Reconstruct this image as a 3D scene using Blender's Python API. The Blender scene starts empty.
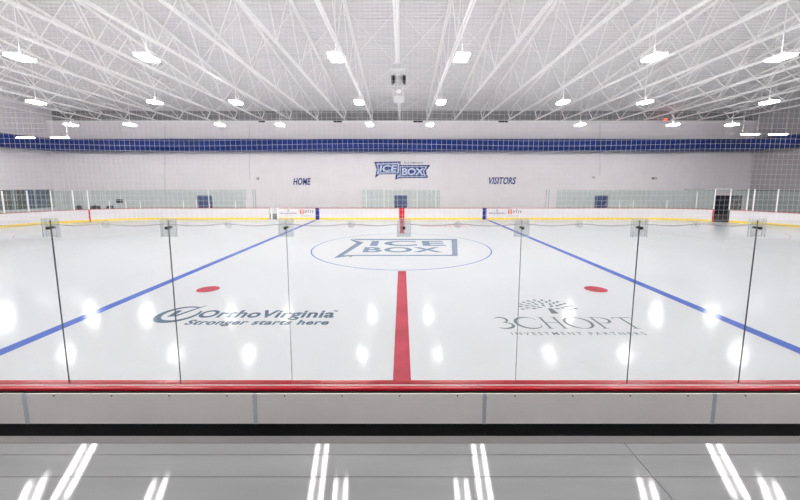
import bpy, bmesh, math, random
from mathutils import Vector, Matrix
random.seed(7)
S = bpy.context.scene
C = S.collection
PI = math.pi

# ------------------------------------------------------------------ camera geometry
HC = 3.24                       # camera height over the ice
CY = -16.35                     # camera distance (rink centre is the origin)
PITCH = math.radians(6.18)
F = 321.1                       # focal length in pixels of the 800 x 500 frame
HORIZON, VPX = 184.0, 402.0
K = F / math.cos(PITCH) ** 2
TP = math.tan(PITCH)


def at(x, y, Y):
    """pixel -> world point on the plane at world Y (used only to measure real positions)"""
    yd = Y - CY
    q = y - HORIZON
    d = q * yd / (K - q * TP)
    dz = math.cos(PITCH) * (yd + d * TP)
    return Vector(((x - VPX) * dz / F, Y, HC - d))


def ice_at(x, y, z=0.0):
    yy = K * (HC - z) / (y - HORIZON)
    return Vector(((x - VPX) * yy * math.cos(PITCH) / F, CY + yy - (HC - z) * TP, z))


def px_x(p):
    d = HC - p.z
    dz = math.cos(PITCH) * (p.y - CY + d * TP)
    return VPX + F * p.x / dz


cam_d = bpy.data.cameras.new('camera')
cam = bpy.data.objects.new('camera', cam_d)
C.objects.link(cam)
cam.location = (0, CY, HC)
cam.rotation_euler = (PI / 2 - PITCH, 0, 0)
cam_d.sensor_width = 36
cam_d.lens = 36 * F / 800
cam_d.shift_x = -2 / 800
cam_d.shift_y = -(250 - (HORIZON + F * TP)) / 800
cam_d.clip_start = 0.05
cam_d.clip_end = 300
S.camera = cam


# ------------------------------------------------------------------ materials
def lin(c):
    return tuple(((v / 255) / 12.92 if v / 255 <= 0.04045 else ((v / 255 + 0.055) / 1.055) ** 2.4) for v in c) + (1,)


def mat(name, rgb, rough=0.5, metal=0.0, noise=0.0, scale=4.0, spec=0.5, ior=1.45, stretch=None):
    m = bpy.data.materials.new(name)
    m.use_nodes = True
    nt = m.node_tree
    b = nt.nodes['Principled BSDF']
    b.inputs['Base Color'].default_value = lin(rgb)
    b.inputs['Roughness'].default_value = rough
    b.inputs['Metallic'].default_value = metal
    b.inputs['IOR'].default_value = ior
    b.inputs['Specular IOR Level'].default_value = spec
    if noise:
        tc = nt.nodes.new('ShaderNodeTexCoord')
        mp = nt.nodes.new('ShaderNodeMapping')
        if stretch:
            mp.inputs['Scale'].default_value = stretch
        n = nt.nodes.new('ShaderNodeTexNoise')
        n.inputs['Scale'].default_value = scale
        n.inputs['Detail'].default_value = 4
        r = nt.nodes.new('ShaderNodeValToRGB')
        c = lin(rgb)
        r.color_ramp.elements[0].position = 0.3
        r.color_ramp.elements[1].position = 0.7
        r.color_ramp.elements[0].color = tuple(max(0, v * (1 - noise)) for v in c[:3]) + (1,)
        r.color_ramp.elements[1].color = tuple(min(1, v * (1 + noise)) for v in c[:3]) + (1,)
        nt.links.new(tc.outputs['Object'], mp.inputs['Vector'])
        nt.links.new(mp.outputs['Vector'], n.inputs['Vector'])
        nt.links.new(n.outputs['Fac'], r.inputs['Fac'])
        nt.links.new(r.outputs['Color'], b.inputs['Base Color'])
    return m


def emit(name, rgb, strength):
    m = bpy.data.materials.new(name)
    m.use_nodes = True
    nt = m.node_tree
    nt.nodes.clear()
    e = nt.nodes.new('ShaderNodeEmission')
    e.inputs['Color'].default_value = lin(rgb)
    e.inputs['Strength'].default_value = strength
    o = nt.nodes.new('ShaderNodeOutputMaterial')
    nt.links.new(e.outputs[0], o.inputs[0])
    return m


def glass(name, tint, base=0.03, grazing=0.6, rough=0.0, haze=0.0):
    """clear sheet: transparent with a mirror share that grows towards grazing angles"""
    m = bpy.data.materials.new(name)
    m.use_nodes = True
    nt = m.node_tree
    nt.nodes.clear()
    t = nt.nodes.new('ShaderNodeBsdfTransparent')
    t.inputs['Color'].default_value = lin(tint)
    g = nt.nodes.new('ShaderNodeBsdfGlossy')
    g.inputs['Roughness'].default_value = rough
    lw = nt.nodes.new('ShaderNodeLayerWeight')
    lw.inputs['Blend'].default_value = 0.5
    pw = nt.nodes.new('ShaderNodeMath'); pw.operation = 'POWER'; pw.inputs[1].default_value = 5
    ma = nt.nodes.new('ShaderNodeMath'); ma.operation = 'MULTIPLY_ADD'
    ma.inputs[1].default_value = grazing; ma.inputs[2].default_value = base
    mx = nt.nodes.new('ShaderNodeMixShader')
    o = nt.nodes.new('ShaderNodeOutputMaterial')
    nt.links.new(lw.outputs['Facing'], pw.inputs[0])
    nt.links.new(pw.outputs[0], ma.inputs[0])
    nt.links.new(ma.outputs[0], mx.inputs[0])
    nt.links.new(t.outputs[0], mx.inputs[1])
    nt.links.new(g.outputs[0], mx.inputs[2])
    last = mx
    if haze:
        df = nt.nodes.new('ShaderNodeBsdfDiffuse')
        df.inputs['Color'].default_value = lin((225, 232, 230))
        m2 = nt.nodes.new('ShaderNodeMixShader')
        m2.inputs[0].default_value = haze
        nt.links.new(mx.outputs[0], m2.inputs[1])
        nt.links.new(df.outputs[0], m2.inputs[2])
        last = m2
    nt.links.new(last.outputs[0], o.inputs[0])
    return m


ICE_R = 0.125
M = {}
M['ice'] = mat('ice', (206, 208, 210), ICE_R, noise=0.02, scale=0.5, ior=1.33, spec=0.065)
M['blue_paint'] = mat('blue_paint', (92, 114, 186), ICE_R, noise=0.12, scale=1.5, ior=1.33, spec=0.065)
M['red_paint'] = mat('red_paint', (182, 82, 94), ICE_R, noise=0.15, scale=1.5, ior=1.33, spec=0.065)
M['red_text_paint'] = mat('red_text_paint', (225, 170, 172), ICE_R, ior=1.33, spec=0.065)
M['faint_red_paint'] = mat('faint_red_paint', (205, 170, 176), ICE_R, ior=1.33, spec=0.065)
M['logo_paint'] = mat('logo_paint', (124, 138, 160), ICE_R, noise=0.15, scale=2, ior=1.33, spec=0.065)
M['slate_paint'] = mat('slate_paint', (96, 112, 128), ICE_R, noise=0.1, scale=2, ior=1.33, spec=0.065)
M['grey_paint'] = mat('grey_paint', (118, 126, 130), ICE_R, noise=0.1, scale=2, ior=1.33, spec=0.065)
M['wall'] = mat('white_wall_panel', (243, 239, 240), 0.55, noise=0.02, scale=0.7)
M['wall_dimmed'] = mat('dimmed_wall_panel', (178, 175, 178), 0.6, noise=0.03, scale=0.7)  # right wall's darker tone stands in for the light falling off there
M['recess'] = mat('shaded_upper_wall', (150, 150, 152), 0.7, noise=0.15, scale=1.5)  # this grey paints in part of the shade of the recess
M['deck'] = mat('white_roof_deck', (228, 227, 227), 0.5, noise=0.02, scale=1)
M['steel'] = mat('white_painted_steel', (250, 249, 248), 0.4)
M['blue_duct'] = mat('blue_duct_fabric', (10, 46, 124), 0.4, noise=0.1, scale=1.2)
M['navy'] = mat('navy_paint', (16, 44, 128), 0.4)
M['navy_door'] = mat('navy_door_paint', (24, 60, 134), 0.4, noise=0.1, scale=2)
M['black_door'] = mat('dark_navy_door_paint', (20, 26, 46), 0.4, noise=0.1, scale=2)
M['ice_blue'] = mat('pale_blue_paint', (206, 222, 242), 0.4)
M['board_white'] = mat('white_board_plastic', (230, 228, 230), 0.35, noise=0.02, scale=1)
M['board_grey'] = mat('pale_board_plastic', (250, 247, 243), 0.4, noise=0.03, scale=2)
M['strip_grey'] = mat('grey_joint_strip', (204, 209, 214), 0.4)
M['yellow'] = mat('yellow_kick_plastic', (250, 222, 92), 0.35)
M['red_cap'] = mat('red_cap_plastic', (178, 10, 30), 0.3)
M['red_board'] = mat('red_board_plastic', (200, 24, 44), 0.35)
M['blue_board'] = mat('blue_board_plastic', (24, 48, 140), 0.35)
M['black'] = mat('black_rubber', (6, 8, 10), 0.6)
M['black_plastic'] = mat('black_plastic', (16, 16, 18), 0.4)
M['floor'] = mat('grey_rubber_floor', (128, 128, 130), 0.7, noise=0.2, scale=3)
M['platform'] = mat('grey_polished_deck', (138, 139, 140), 0.05, noise=0.07, scale=2.0, stretch=(0.6, 5, 1), spec=0.6)
_n = M['platform'].node_tree            # brushed from side to side: highlights smear along Y
_b = _n.nodes['Principled BSDF']
_b.inputs['Anisotropic'].default_value = 0.85
_t = _n.nodes.new('ShaderNodeCombineXYZ'); _t.inputs[1].default_value = 1.0
_n.links.new(_t.outputs[0], _b.inputs['Tangent'])
M['edge_strip'] = mat('dark_grey_edge_strip', (104, 102, 102), 0.5)
M['groove'] = mat('dark_groove', (108, 110, 114), 0.8)
M['alu'] = mat('brushed_aluminium', (205, 207, 210), 0.3, metal=0.8)
M['glass'] = glass('clear_glass', (252, 253, 253), 0.015, 0.4)
M['glass_edge'] = mat('glass_edge_dark', (70, 78, 78), 0.3)
M['far_glass'] = glass('pale_green_glass', (240, 247, 245), 0.04, 0.5, haze=0.04)
M['far_edge'] = mat('far_glass_edge', (150, 166, 168), 0.3)
M['acrylic'] = glass('clear_acrylic', (251, 252, 252), 0.03, 0.4, haze=0.04)
M['acrylic_edge'] = mat('acrylic_edge', (180, 186, 190), 0.3)
M['net'] = mat('white_net_cord', (246, 246, 246), 0.7)
M['rope'] = mat('grey_rope', (150, 150, 152), 0.8)
M['lamp'] = emit('lamp_diffuser_glow', (255, 253, 252), 62)
M['added_uplight'] = emit('added_uplight_glow', (255, 253, 252), 9)
M['tube'] = emit('lamp_tube_glow', (255, 253, 251), 13)
M['deck_tube'] = emit('deck_lamp_tube_glow', (255, 253, 251), 17)
M['strip'] = emit('strip_lamp_glow', (250, 250, 255), 10)
M['red_glow'] = emit('red_lamp_glow', (255, 60, 40), 3)
M['lamp_body'] = mat('white_lamp_housing', (235, 235, 236), 0.4)
M['box_grey'] = mat('grey_box_paint', (196, 196, 198), 0.5)
M['box_white'] = mat('white_box_paint', (240, 240, 240), 0.5)
M['dark_brown'] = mat('brown_lobby_wall', (92, 78, 66), 0.7, noise=0.5, scale=1.6)
M['lobby_blue'] = mat('blue_lobby_paint', (38, 84, 140), 0.5, noise=0.3, scale=1.2)
M['bag'] = mat('dark_bag_cloth', (44, 42, 48), 0.8, noise=0.3, scale=6)
M['orange'] = mat('orange_print', (226, 100, 56), 0.4)
M['print_grey'] = mat('grey_print', (150, 152, 162), 0.4)
M['print_dark'] = mat('dark_print', (80, 84, 96), 0.4)


# ------------------------------------------------------------------ mesh helpers
class MB:
    def __init__(s):
        s.v, s.f, s.mi = [], [], []

    def quad(s, a, b, c, d, mi=0):
        n = len(s.v)
        s.v += [tuple(a), tuple(b), tuple(c), tuple(d)]
        s.f.append((n, n + 1, n + 2, n + 3)); s.mi.append(mi)

    def poly(s, pts, mi=0):
        n = len(s.v)
        s.v += [tuple(p) for p in pts]
        s.f.append(tuple(range(n, n + len(pts)))); s.mi.append(mi)

    def box(s, x0, x1, y0, y1, z0, z1, mi=0, mis=None):
        n = len(s.v)
        s.v += [(x, y, z) for z in (z0, z1) for (x, y) in ((x0, y0), (x1, y0), (x1, y1), (x0, y1))]
        fs = [(0, 3, 2, 1), (4, 5, 6, 7), (0, 1, 5, 4), (1, 2, 6, 5), (2, 3, 7, 6), (3, 0, 4, 7)]
        for i, q in enumerate(fs):
            s.f.append(tuple(n + k for k in q)); s.mi.append(mis[i] if mis else mi)
        return s

    def bar(s, a, b, w, h=None, up=(0, 0, 1), mi=0):
        a, b = Vector(a), Vector(b)
        h = h or w
        t = (b - a).normalized()
        u = Vector(up)
        if abs(t.dot(u)) > 0.98:
            u = Vector((0, 1, 0))
        sx = t.cross(u).normalized() * (w / 2)
        sz = sx.cross(t).normalized() * (h / 2)
        n = len(s.v)
        for p in (a, b):
            s.v += [tuple(p - sx - sz), tuple(p + sx - sz), tuple(p + sx + sz), tuple(p - sx + sz)]
        for q in ((0, 1, 2, 3), (7, 6, 5, 4), (0, 4, 5, 1), (1, 5, 6, 2), (2, 6, 7, 3), (3, 7, 4, 0)):
            s.f.append(tuple(n + k for k in q)); s.mi.append(mi)
        return s

    def tube(s, pts, r, seg=8, mi=0, cap=True):
        pts = [Vector(p) for p in pts]
        n0 = len(s.v)
        for i, p in enumerate(pts):
            t = (pts[min(i + 1, len(pts) - 1)] - pts[max(i - 1, 0)]).normalized()
            u = Vector((0, 0, 1)) if abs(t.z) < 0.95 else Vector((0, 1, 0))
            a = t.cross(u).normalized(); b = a.cross(t).normalized()
            rr = r[i] if isinstance(r, (list, tuple)) else r
            for k in range(seg):
                an = 2 * PI * k / seg
                s.v.append(tuple(p + a * rr * math.cos(an) + b * rr * math.sin(an)))
        for i in range(len(pts) - 1):
            for k in range(seg):
                k2 = (k + 1) % seg
                s.f.append((n0 + i * seg + k, n0 + i * seg + k2, n0 + (i + 1) * seg + k2, n0 + (i + 1) * seg + k)); s.mi.append(mi)
        if cap:
            s.f.append(tuple(n0 + k for k in reversed(range(seg)))); s.mi.append(mi)
            e = n0 + (len(pts) - 1) * seg
            s.f.append(tuple(e + k for k in range(seg))); s.mi.append(mi)
        return s

    def sweep(s, path, o0, o1, z0, z1, mi=0):
        """rectangular section carried along a plan path; o = offset outwards from the rink"""
        n = len(path)
        rows = []
        for (p, nr) in path:
            a = p + nr * o0; b = p + nr * o1
            k = len(s.v)
            s.v += [(a.x, a.y, z0), (b.x, b.y, z0), (b.x, b.y, z1), (a.x, a.y, z1)]
            rows.append(k)
        for i in range(n - 1):
            a, b = rows[i], rows[i + 1]
            for q in range(4):
                q2 = (q + 1) % 4
                s.f.append((a + q, a + q2, b + q2, b + q)); s.mi.append(mi)
        for e in (rows[0], rows[-1]):
            s.f.append((e, e + 1, e + 2, e + 3)); s.mi.append(mi)
        return s

    def mesh(s, name):
        me = bpy.data.meshes.new(name)
        me.from_pydata(s.v, [], s.f)
        me.polygons.foreach_set('material_index', s.mi)
        bm = bmesh.new(); bm.from_mesh(me)
        bmesh.ops.recalc_face_normals(bm, faces=bm.faces)
        bm.to_mesh(me); bm.free()
        return me

    def build(s, name, m, parent=None, smooth=False, bevel=0, loc=None):
        me = s.mesh(name)
        for x in (m if isinstance(m, (list, tuple)) else [m]):
            me.materials.append(x)
        if smooth:
            me.polygons.foreach_set('use_smooth', [True] * len(me.polygons))
        o = bpy.data.objects.new(name, me)
        C.objects.link(o)
        if loc is not None:
            o.location = loc
        if parent is not None:
            o.parent = parent
            if parent.location.length:
                # mesh was written in world space: keep it there
                o.matrix_parent_inverse = Matrix.LocRotScale(parent.location, parent.rotation_euler, None).inverted()
        if bevel:
            b = o.modifiers.new('bevel', 'BEVEL'); b.width = bevel; b.segments = 2; b.limit_method = 'ANGLE'
        return o


def tag(o, label=None, cat=None, group=None, kind=None):
    if label: o['label'] = label
    if cat: o['category'] = cat
    if group: o['group'] = group
    if kind: o['kind'] = kind
    return o


def empty(name, label, cat, loc=(0, 0, 0), group=None, rz=0):
    o = bpy.data.objects.new(name, None)
    C.objects.link(o)
    o.location = loc
    o.rotation_euler = (0, 0, rz)
    o.empty_display_size = 0.2
    return tag(o, label, cat, group)


def copy_tree(root, loc, label, group=None, rz=None):
    r = root.copy(); C.objects.link(r); r.location = loc
    if rz is not None: r.rotation_euler = (0, 0, rz)
    r['label'] = label
    if group: r['group'] = group
    for ch in list(root.children):
        c = ch.copy(); C.objects.link(c); c.parent = r
        for g in ch.children:
            d = g.copy(); C.objects.link(d); d.parent = c
    return r


def text_shape(body, bold=0.0, shear=0.0, spacing=1.0):
    """2-D outline mesh of a line of lettering, scaled into the unit box"""
    cu = bpy.data.curves.new('lettering', 'FONT')
    cu.body = body; cu.offset = bold; cu.shear = shear; cu.space_character = spacing
    cu.resolution_u = 5
    o = bpy.data.objects.new('lettering', cu); C.objects.link(o)
    bpy.context.view_layer.update()
    dg = bpy.context.evaluated_depsgraph_get()
    me = bpy.data.meshes.new_from_object(o.evaluated_get(dg))
    vs = [(v.co.x, v.co.y) for v in me.vertices]
    fs = [tuple(p.vertices) for p in me.polygons]
    bpy.data.objects.remove(o); bpy.data.curves.remove(cu); bpy.data.meshes.remove(me)
    x0 = min(v[0] for v in vs); x1 = max(v[0] for v in vs)
    y0 = min(v[1] for v in vs); y1 = max(v[1] for v in vs)
    vs = [((a - x0) / (x1 - x0), (b - y0) / (y1 - y0)) for a, b in vs]
    return vs, fs


def flat(mb, shape, fn, mi=0):
    vs, fs = shape
    n = len(mb.v)
    mb.v += [tuple(fn(a, b)) for a, b in vs]
    for f in fs:
        mb.f.append(tuple(n + k for k in f)); mb.mi.append(mi)


def stroke(pts, w):
    """a pen stroke as quads: pts 2-D, w constant or a list of widths"""
    n = len(pts); vs = []; fs = []
    for i, (x, y) in enumerate(pts):
        a = pts[max(i - 1, 0)]; b = pts[min(i + 1, n - 1)]
        dx, dy = b[0] - a[0], b[1] - a[1]; L = math.hypot(dx, dy) or 1
        ww = (w[i] if isinstance(w, (list, tuple)) else w) / 2
        vs += [(x - dy / L * ww, y + dx / L * ww), (x + dy / L * ww, y - dx / L * ww)]
    for i in range(n - 1):
        fs.append((2 * i, 2 * i + 1, 2 * i + 3, 2 * i + 2))
    return vs, fs


def arc(cx, cy, rx, ry, a0, a1, n=28):
    return [(cx + rx * math.cos(math.radians(a0 + (a1 - a0) * i / n)), cy + ry * math.sin(math.radians(a0 + (a1 - a0) * i / n))) for i in range(n + 1)]


ORD = ['', 'first', 'second', 'third', 'fourth', 'fifth', 'sixth', 'seventh', 'eighth', 'ninth', 'tenth', 'eleventh', 'twelfth', 'thirteenth',
       'fourteenth', 'fifteenth', 'sixteenth', 'seventeenth', 'eighteenth', 'nineteenth', 'twentieth', 'twenty-first', 'twenty-second', 'twenty-third',
       'twenty-fourth', 'twenty-fifth', 'twenty-sixth', 'twenty-seventh', 'twenty-eighth', 'twenty-ninth', 'thirtieth']

# ------------------------------------------------------------------ setting: shell
WX, WY = 37.6, 18.6             # half sizes of the hall
LEDGE = 9.75
ROOF0, RIDGE = 11.0, 13.55      # underside of the deck at the wall and at the ridge (Y = 0)


def roof_z(y):
    return ROOF0 + (RIDGE - ROOF0) * (1 - abs(y) / (WY + 0.6))


RX, RY, RR = 30.48, 12.95, 8.53  # rink half sizes and corner radius


def rink_outline(n=14, RX=30.48 + 0.07, RY=12.95 + 0.07):
    pts = []
    for cx, cy, a in ((RX - RR, RY - RR, 0), (-RX + RR, RY - RR, 90), (-RX + RR, -RY + RR, 180), (RX - RR, -RY + RR, 270)):
        for i in range(n + 1):
            t = math.radians(a + 90 * i / n)
            pts.append((cx + RR * math.cos(t), cy + RR * math.sin(t)))
    return pts


mb = MB(); mb.poly([(x, y, 0) for x, y in rink_outline()])
ice = mb.build('ice', M['ice']); tag(ice, 'white ice sheet of the rink', kind='structure')
mb = MB().box(-WX, WX, -WY, WY, -0.2, -0.004)
tag(mb.build('floor', M['floor']), 'grey floor around the rink', kind='structure')

mb = MB().box(-WX, WX, WY, WY + 0.3, 0, LEDGE)
w = mb.build('wall_far', M['wall']); tag(w, 'long white far wall behind the rink', kind='structure')
mb = MB().box(-WX, WX, WY + 0.02, WY + 0.32, LEDGE - 0.22, LEDGE + 0.0)
mb = MB().box(-WX, WX, WY + 0.55, WY + 0.8, LEDGE, ROOF0 + 0.3)
tag(mb.build('wall_upper', M['recess']), 'recessed wall strip above the far wall, shade put into its grey', kind='structure')
tag(MB().box(-WX, WX, WY - 0.10, WY + 0.62, LEDGE, LEDGE + 0.16).build('trim_1', M['steel']), 'white ledge along the top of the far wall', kind='structure')
tag(MB().box(-WX, WX, -WY - 0.3, -WY, 0, ROOF0 + 0.3).build('wall_near', M['wall']), 'white wall behind the viewer', kind='structure')
# right wall solid, left wall with the lobby window opening
tag(MB().box(WX, WX + 0.3, -WY, WY + 0.8, 0, RIDGE + 0.3).build('wall_right', M['wall_dimmed']), 'end wall on the right, toned darker for the weaker light', kind='structure')
LW0, LW1, LZ0, LZ1 = 9.5, WY - 0.25, 0.7, 2.72
mb = MB()
mb.box(-WX - 0.3, -WX, -WY, LW0, 0, RIDGE + 0.3)
mb.box(-WX - 0.3, -WX, LW1, WY + 0.8, 0, RIDGE + 0.3)
mb.box(-WX - 0.3, -WX, LW0, LW1, 0, LZ0)
mb.box(-WX - 0.3, -WX, LW0, LW1, LZ1, RIDGE + 0.3)
tag(mb.build('wall_left', M['wall']), 'white end wall on the left', kind='structure')
# lobby behind the window
mb = MB()
mb.box(-WX - 3.4, -WX - 3.3, LW0 - 0.5, LW1 + 1.4, 0, 3.2)
mb.box(-WX - 3.3, -WX - 0.3, LW0 - 0.6, LW0 - 0.5, 0, 3.2)
mb.box(-WX - 3.3, -WX - 0.3, LW1 + 1.3, LW1 + 1.4, 0, 3.2)
mb.box(-WX - 3.3, -WX - 0.3, LW0 - 0.5, LW1 + 1.3, 3.1, 3.2)
mb.box(-WX - 3.3, -WX - 0.3, LW0 - 0.5, LW1 + 1.3, -0.1, 0)
tag(mb.build('wall_lobby', M['dark_brown']), 'brown lobby room behind the window', kind='structure')
wf = MB()
for z in (LZ0, LZ1 - 0.06): wf.box(-WX - 0.06, -WX + 0.05, LW0, LW1, z, z + 0.06)
for k in range(6):
    y = LW0 + (LW1 - LW0 - 0.06) * k / 5
    wf.box(-WX - 0.06, -WX + 0.05, y, y + 0.06, LZ0, LZ1)
win = wf.build('window_1', M['strip_grey']); tag(win, 'lobby window in the left end wall', kind='structure')
MB().box(-WX - 0.02, -WX - 0.01, LW0 + 0.03, LW1 - 0.03, LZ0 + 0.03, LZ1 - 0.03).build('pane', M['far_glass'], win)
y0 = 37.6 * F / (402 - 28) + CY
e = empty('blue_door', 'bright blue lobby doors seen through the window at far left', 'door', (-WX - 0.18, y0 + 0.9, 0))
for k in (0, 1):
    d = MB().box(-WX - 0.22, -WX - 0.15, y0 + k * 0.97, y0 + k * 0.97 + 0.95, 0, 2.7).build('door_leaf', M['lobby_blue'], e)
    MB().box(-WX - 0.15, -WX - 0.13, y0 + 0.15 + k * 0.97, y0 + k * 0.97 + 0.8, 1.1, 2.0).build('door_window', M['navy_door'], d)

e = empty('lobby_fill_lamp', 'added fill lamp inside the lobby behind the left window', 'lamp', (-WX - 1.6, 13.5, 3.0))  # lamp added to brighten the otherwise dark lobby
MB().box(-WX - 1.9, -WX - 1.3, 11, 16.5, 3.02, 3.099).build("housing", M["lamp_body"], e)
MB().box(-WX - 1.85, -WX - 1.35, 11.05, 16.45, 2.99, 3.02).build('diffuser', M['strip'], e)

# roof deck: ribbed sheets, ribs running left to right
mb = MB()
P = 0.305
ny = int((2 * (WY + 0.6)) / P)
prof = []
for i in range(ny):
    y = -(WY + 0.6) + i * P
    for dy, dz in ((0, 0), (0.19, 0), (0.215, 0.07), (0.28, 0.07)):
        prof.append((y + dy, roof_z(y + dy) + dz))
prof.append((WY + 0.6, roof_z(WY + 0.6)))
base = len(mb.v)
for x in (-WX - 0.2, WX + 0.2):
    mb.v += [(x, y, z) for y, z in prof]
n = len(prof)
for i in range(n - 1):
    mb.f.append((i, i + 1, n + i + 1, n + i)); mb.mi.append(0)
for s in (-1, 1):      # sheet steel above the ribs gives the deck its thickness
    mb.quad((-WX - 0.2, 0, RIDGE + 0.2), (WX + 0.2, 0, RIDGE + 0.2), (WX + 0.2, s * (WY + 0.8), ROOF0 + 0.18), (-WX - 0.2, s * (WY + 0.8), ROOF0 + 0.18))
tag(mb.build('ceiling', M['deck']), 'white ribbed roof deck', kind='structure')

# raised viewing deck the photograph is taken from
PH = 1.15
PZ = HC - PH
PE = CY + 1.358
mb = MB()
jx = (618 - VPX) * 1.483 * math.cos(PITCH) / F
mb.box(-6.5, 6.5, -WY, PE - 0.001, 0.3, PZ - 0.006, mi=1)
mb.box(-6.5, 6.5, PE - 0.04, PE, PZ - 0.05, PZ, mi=3)  # darker strip along the front edge of the deck
y = PE - 0.042
pw = 0.104
first = True
while y > -WY:
    a = max(y - (0.062 if first else pw) + 0.0022, -WY)
    mb.box(-6.5, jx - 0.0012, a, y, PZ - 0.02, PZ)
    mb.box(jx + 0.0012, 6.5, a, y, PZ - 0.02, PZ)
    y -= 0.062 if first else pw
    first = False
mb.box(-6.5, 6.5, -WY, PE - 0.4, 0, 0.3, mi=2)
tag(mb.build('floor_deck', [M['platform'], M['groove'], M['black'], M['edge_strip']]), 'grey polished deck floor in the foreground', kind='structure')

# doors in the far wall
for i, (xa, xb, m) in enumerate(((198, 211.3, 'navy_door'), (395, 406.6, 'navy_door'), (595.6, 607, 'navy_door'), (716, 741, 'black_door'))):
    a = at(xa, 196, WY); b = at(xb, 196, WY)
    zt = a.z
    d = MB().box(a.x, b.x, WY - 0.05, WY - 0.01, 0, zt).build('door_%d' % (i + 1), M[m])
    tag(d, ('navy door in the far wall, left of the home lettering', 'navy door in the far wall under the logo sign',
            'navy door in the far wall, right of the visitors lettering', 'dark double door at the right end of the far wall')[i], kind='structure')
    f = MB()
    f.box(a.x - 0.06, a.x, WY - 0.08, WY - 0.01, 0, zt + 0.06); f.box(b.x, b.x + 0.06, WY - 0.08, WY - 0.01, 0, zt + 0.06)
    f.box(a.x, b.x, WY - 0.08, WY - 0.01, zt, zt + 0.06)
    f.build('door_frame', M['navy'] if i < 3 else M['black_door'], d)
    MB().box(b.x - 0.16, b.x - 0.1, WY - 0.1, WY - 0.05, 0.95, 1.1).build('door_handle', M['alu'], d)

# ------------------------------------------------------------------ paint on and in the ice (parts of the ice)
Z1, Z2 = 0.003, 0.006


def ice_rect(mb, x0, x1, y0, y1, z=Z1):
    mb.quad((x0, y0, z), (x1, y0, z), (x1, y1, z), (x0, y1, z))


def ice_ring(mb, cx, cy, r, w, a0=0, a1=360, n=96, z=Z1):
    vs, fs = stroke(arc(cx, cy, r, r, a0, a1, n), w)
    flat(mb, (vs, fs), lambda a, b: (a, b, z))


def part(mb, name, m, label=None, parent=ice):
    o = mb.build(name, m, parent)
    if label: o['label'] = label
    return o


mb = MB(); ice_rect(mb, -0.15, 0.15, -RY + 0.02, -4.60); ice_rect(mb, -0.15, 0.15, 4.62, RY - 0.02)
part(mb, 'centre_line', M['red_paint'], 'red centre line across the ice')
for s in (-1, 1):
    mb = MB(); ice_rect(mb, s * 7.77 - 0.15, s * 7.77 + 0.15, -RY + 0.02, RY - 0.02)
    part(mb, 'blue_line', M['blue_paint'], 'broad blue line across the ice %s of centre' % ('left' if s < 0 else 'right'))
    mb = MB(); ice_rect(mb, s * 27.1 - 0.025, s * 27.1 + 0.025, -RY + 1.8, RY - 1.8)
    part(mb, 'goal_line', M['faint_red_paint'], 'thin red goal line')
    for t in (-1, 1):
        mb = MB(); flat(mb, ([(s * 6.0, t * 6.7)] + arc(s * 6.0, t * 6.7, 0.33, 0.30, 0, 360, 32), [(0, i, i + 1) for i in range(1, 33)]), lambda a, b: (a, b, Z1))
        if t < 0:
            part(mb, 'faceoff_spot', M['red_paint'], 'red face-off spot')
        mb = MB(); ice_ring(mb, s * 21.03, t * 6.7, 4.57, 0.05)
        part(mb, 'faceoff_circle', M['faint_red_paint'], 'thin red face-off circle')
mb = MB(); ice_ring(mb, -0.03, 0, 4.49, 0.055)
part(mb, 'centre_circle', M['blue_paint'], 'thin blue centre circle')


def ice_box(xa, ya, xb, yb):
    """world rectangle on the ice from the lower left and the upper right corner seen in the photograph"""
    a = ice_at(xa, ya); b = ice_at(xb, yb)
    return a.x, a.y, b.x, b.y


# centre logo: banner outline with ICE over BOX
mb = MB()


def IP(x, y): 
    p = ice_at(x, y); return (p.x, p.y, Z1)


mb.poly([IP(350, 239), IP(457, 239), IP(457, 240.0), IP(357.5, 240.2)])                 # top edge
mb.poly([IP(451.5, 239.6), IP(457, 239), IP(457.7, 256), IP(452.2, 255)])               # right side
mb.poly([IP(351, 255), IP(452.4, 254.9), IP(457.7, 256), IP(352, 256)])           # bottom edge
mb.poly([IP(350, 239), IP(363.8, 242.6), IP(358.5, 243.8), IP(351.5, 240.6)])           # notch, upper arm
mb.poly([IP(357.5, 242.3), IP(363.8, 242.6), IP(342, 256.2), IP(333.5, 258.3)])           # slanting left side
mb.poly([IP(333.5, 258.3), IP(341, 255.4), IP(353, 255), IP(351.5, 257.2), IP(347.8, 256.3)])   # torn tail
part(mb, 'centre_logo_banner', M['logo_paint'], 'slate blue banner outline in the centre circle')
for word, (xa, ya, xb, yb), nm in (('ICE', (369.5, 246.0, 442.5, 240.9), 'upper'), ('BOX', (362, 252.4, 440, 247.2), 'lower')):
    x0, yy0, x1, yy1 = ice_box(xa, ya, xb, yb)
    mb = MB(); flat(mb, text_shape(word, 0.028, 0.0, 1.1), lambda a, b: (x0 + a * (x1 - x0), yy0 + b * (yy1 - yy0), Z1))
    part(mb, 'centre_logo_word', M['logo_paint'], 'slate blue word %s in the centre circle' % word)


def ice_text(body, xa, xb, y_base, y_top, m, name, label, bold=0.0, shear=0.0, spacing=1.0):
    a = ice_at(xa, y_base); b = ice_at(xb, y_base); t = ice_at(xa, y_top)
    mb = MB()
    flat(mb, text_shape(body, bold, shear, spacing), lambda u, v: (a.x + u * (b.x - a.x), a.y + v * (t.y - a.y), Z1))
    return part(mb, name, M[m], label)


ice_text('OrthoVirginia', 190.5, 332, 320.3, 310.2, 'slate_paint', 'ice_lettering', 'slate lettering OrthoVirginia on the ice', 0.03, 0.0, 1.05)
ice_text('Stronger starts here', 180.5, 327, 326.4, 319.9, 'slate_paint', 'ice_lettering', 'slate lettering Stronger starts here', 0.035, 0.1, 1.08)
# swoosh ring with a tick
mb = MB()
c0 = ice_at(180.0, 314.0)


def swoosh(u, v): return (c0.x + u + 0.05 * v, c0.y + v, Z1)


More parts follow.
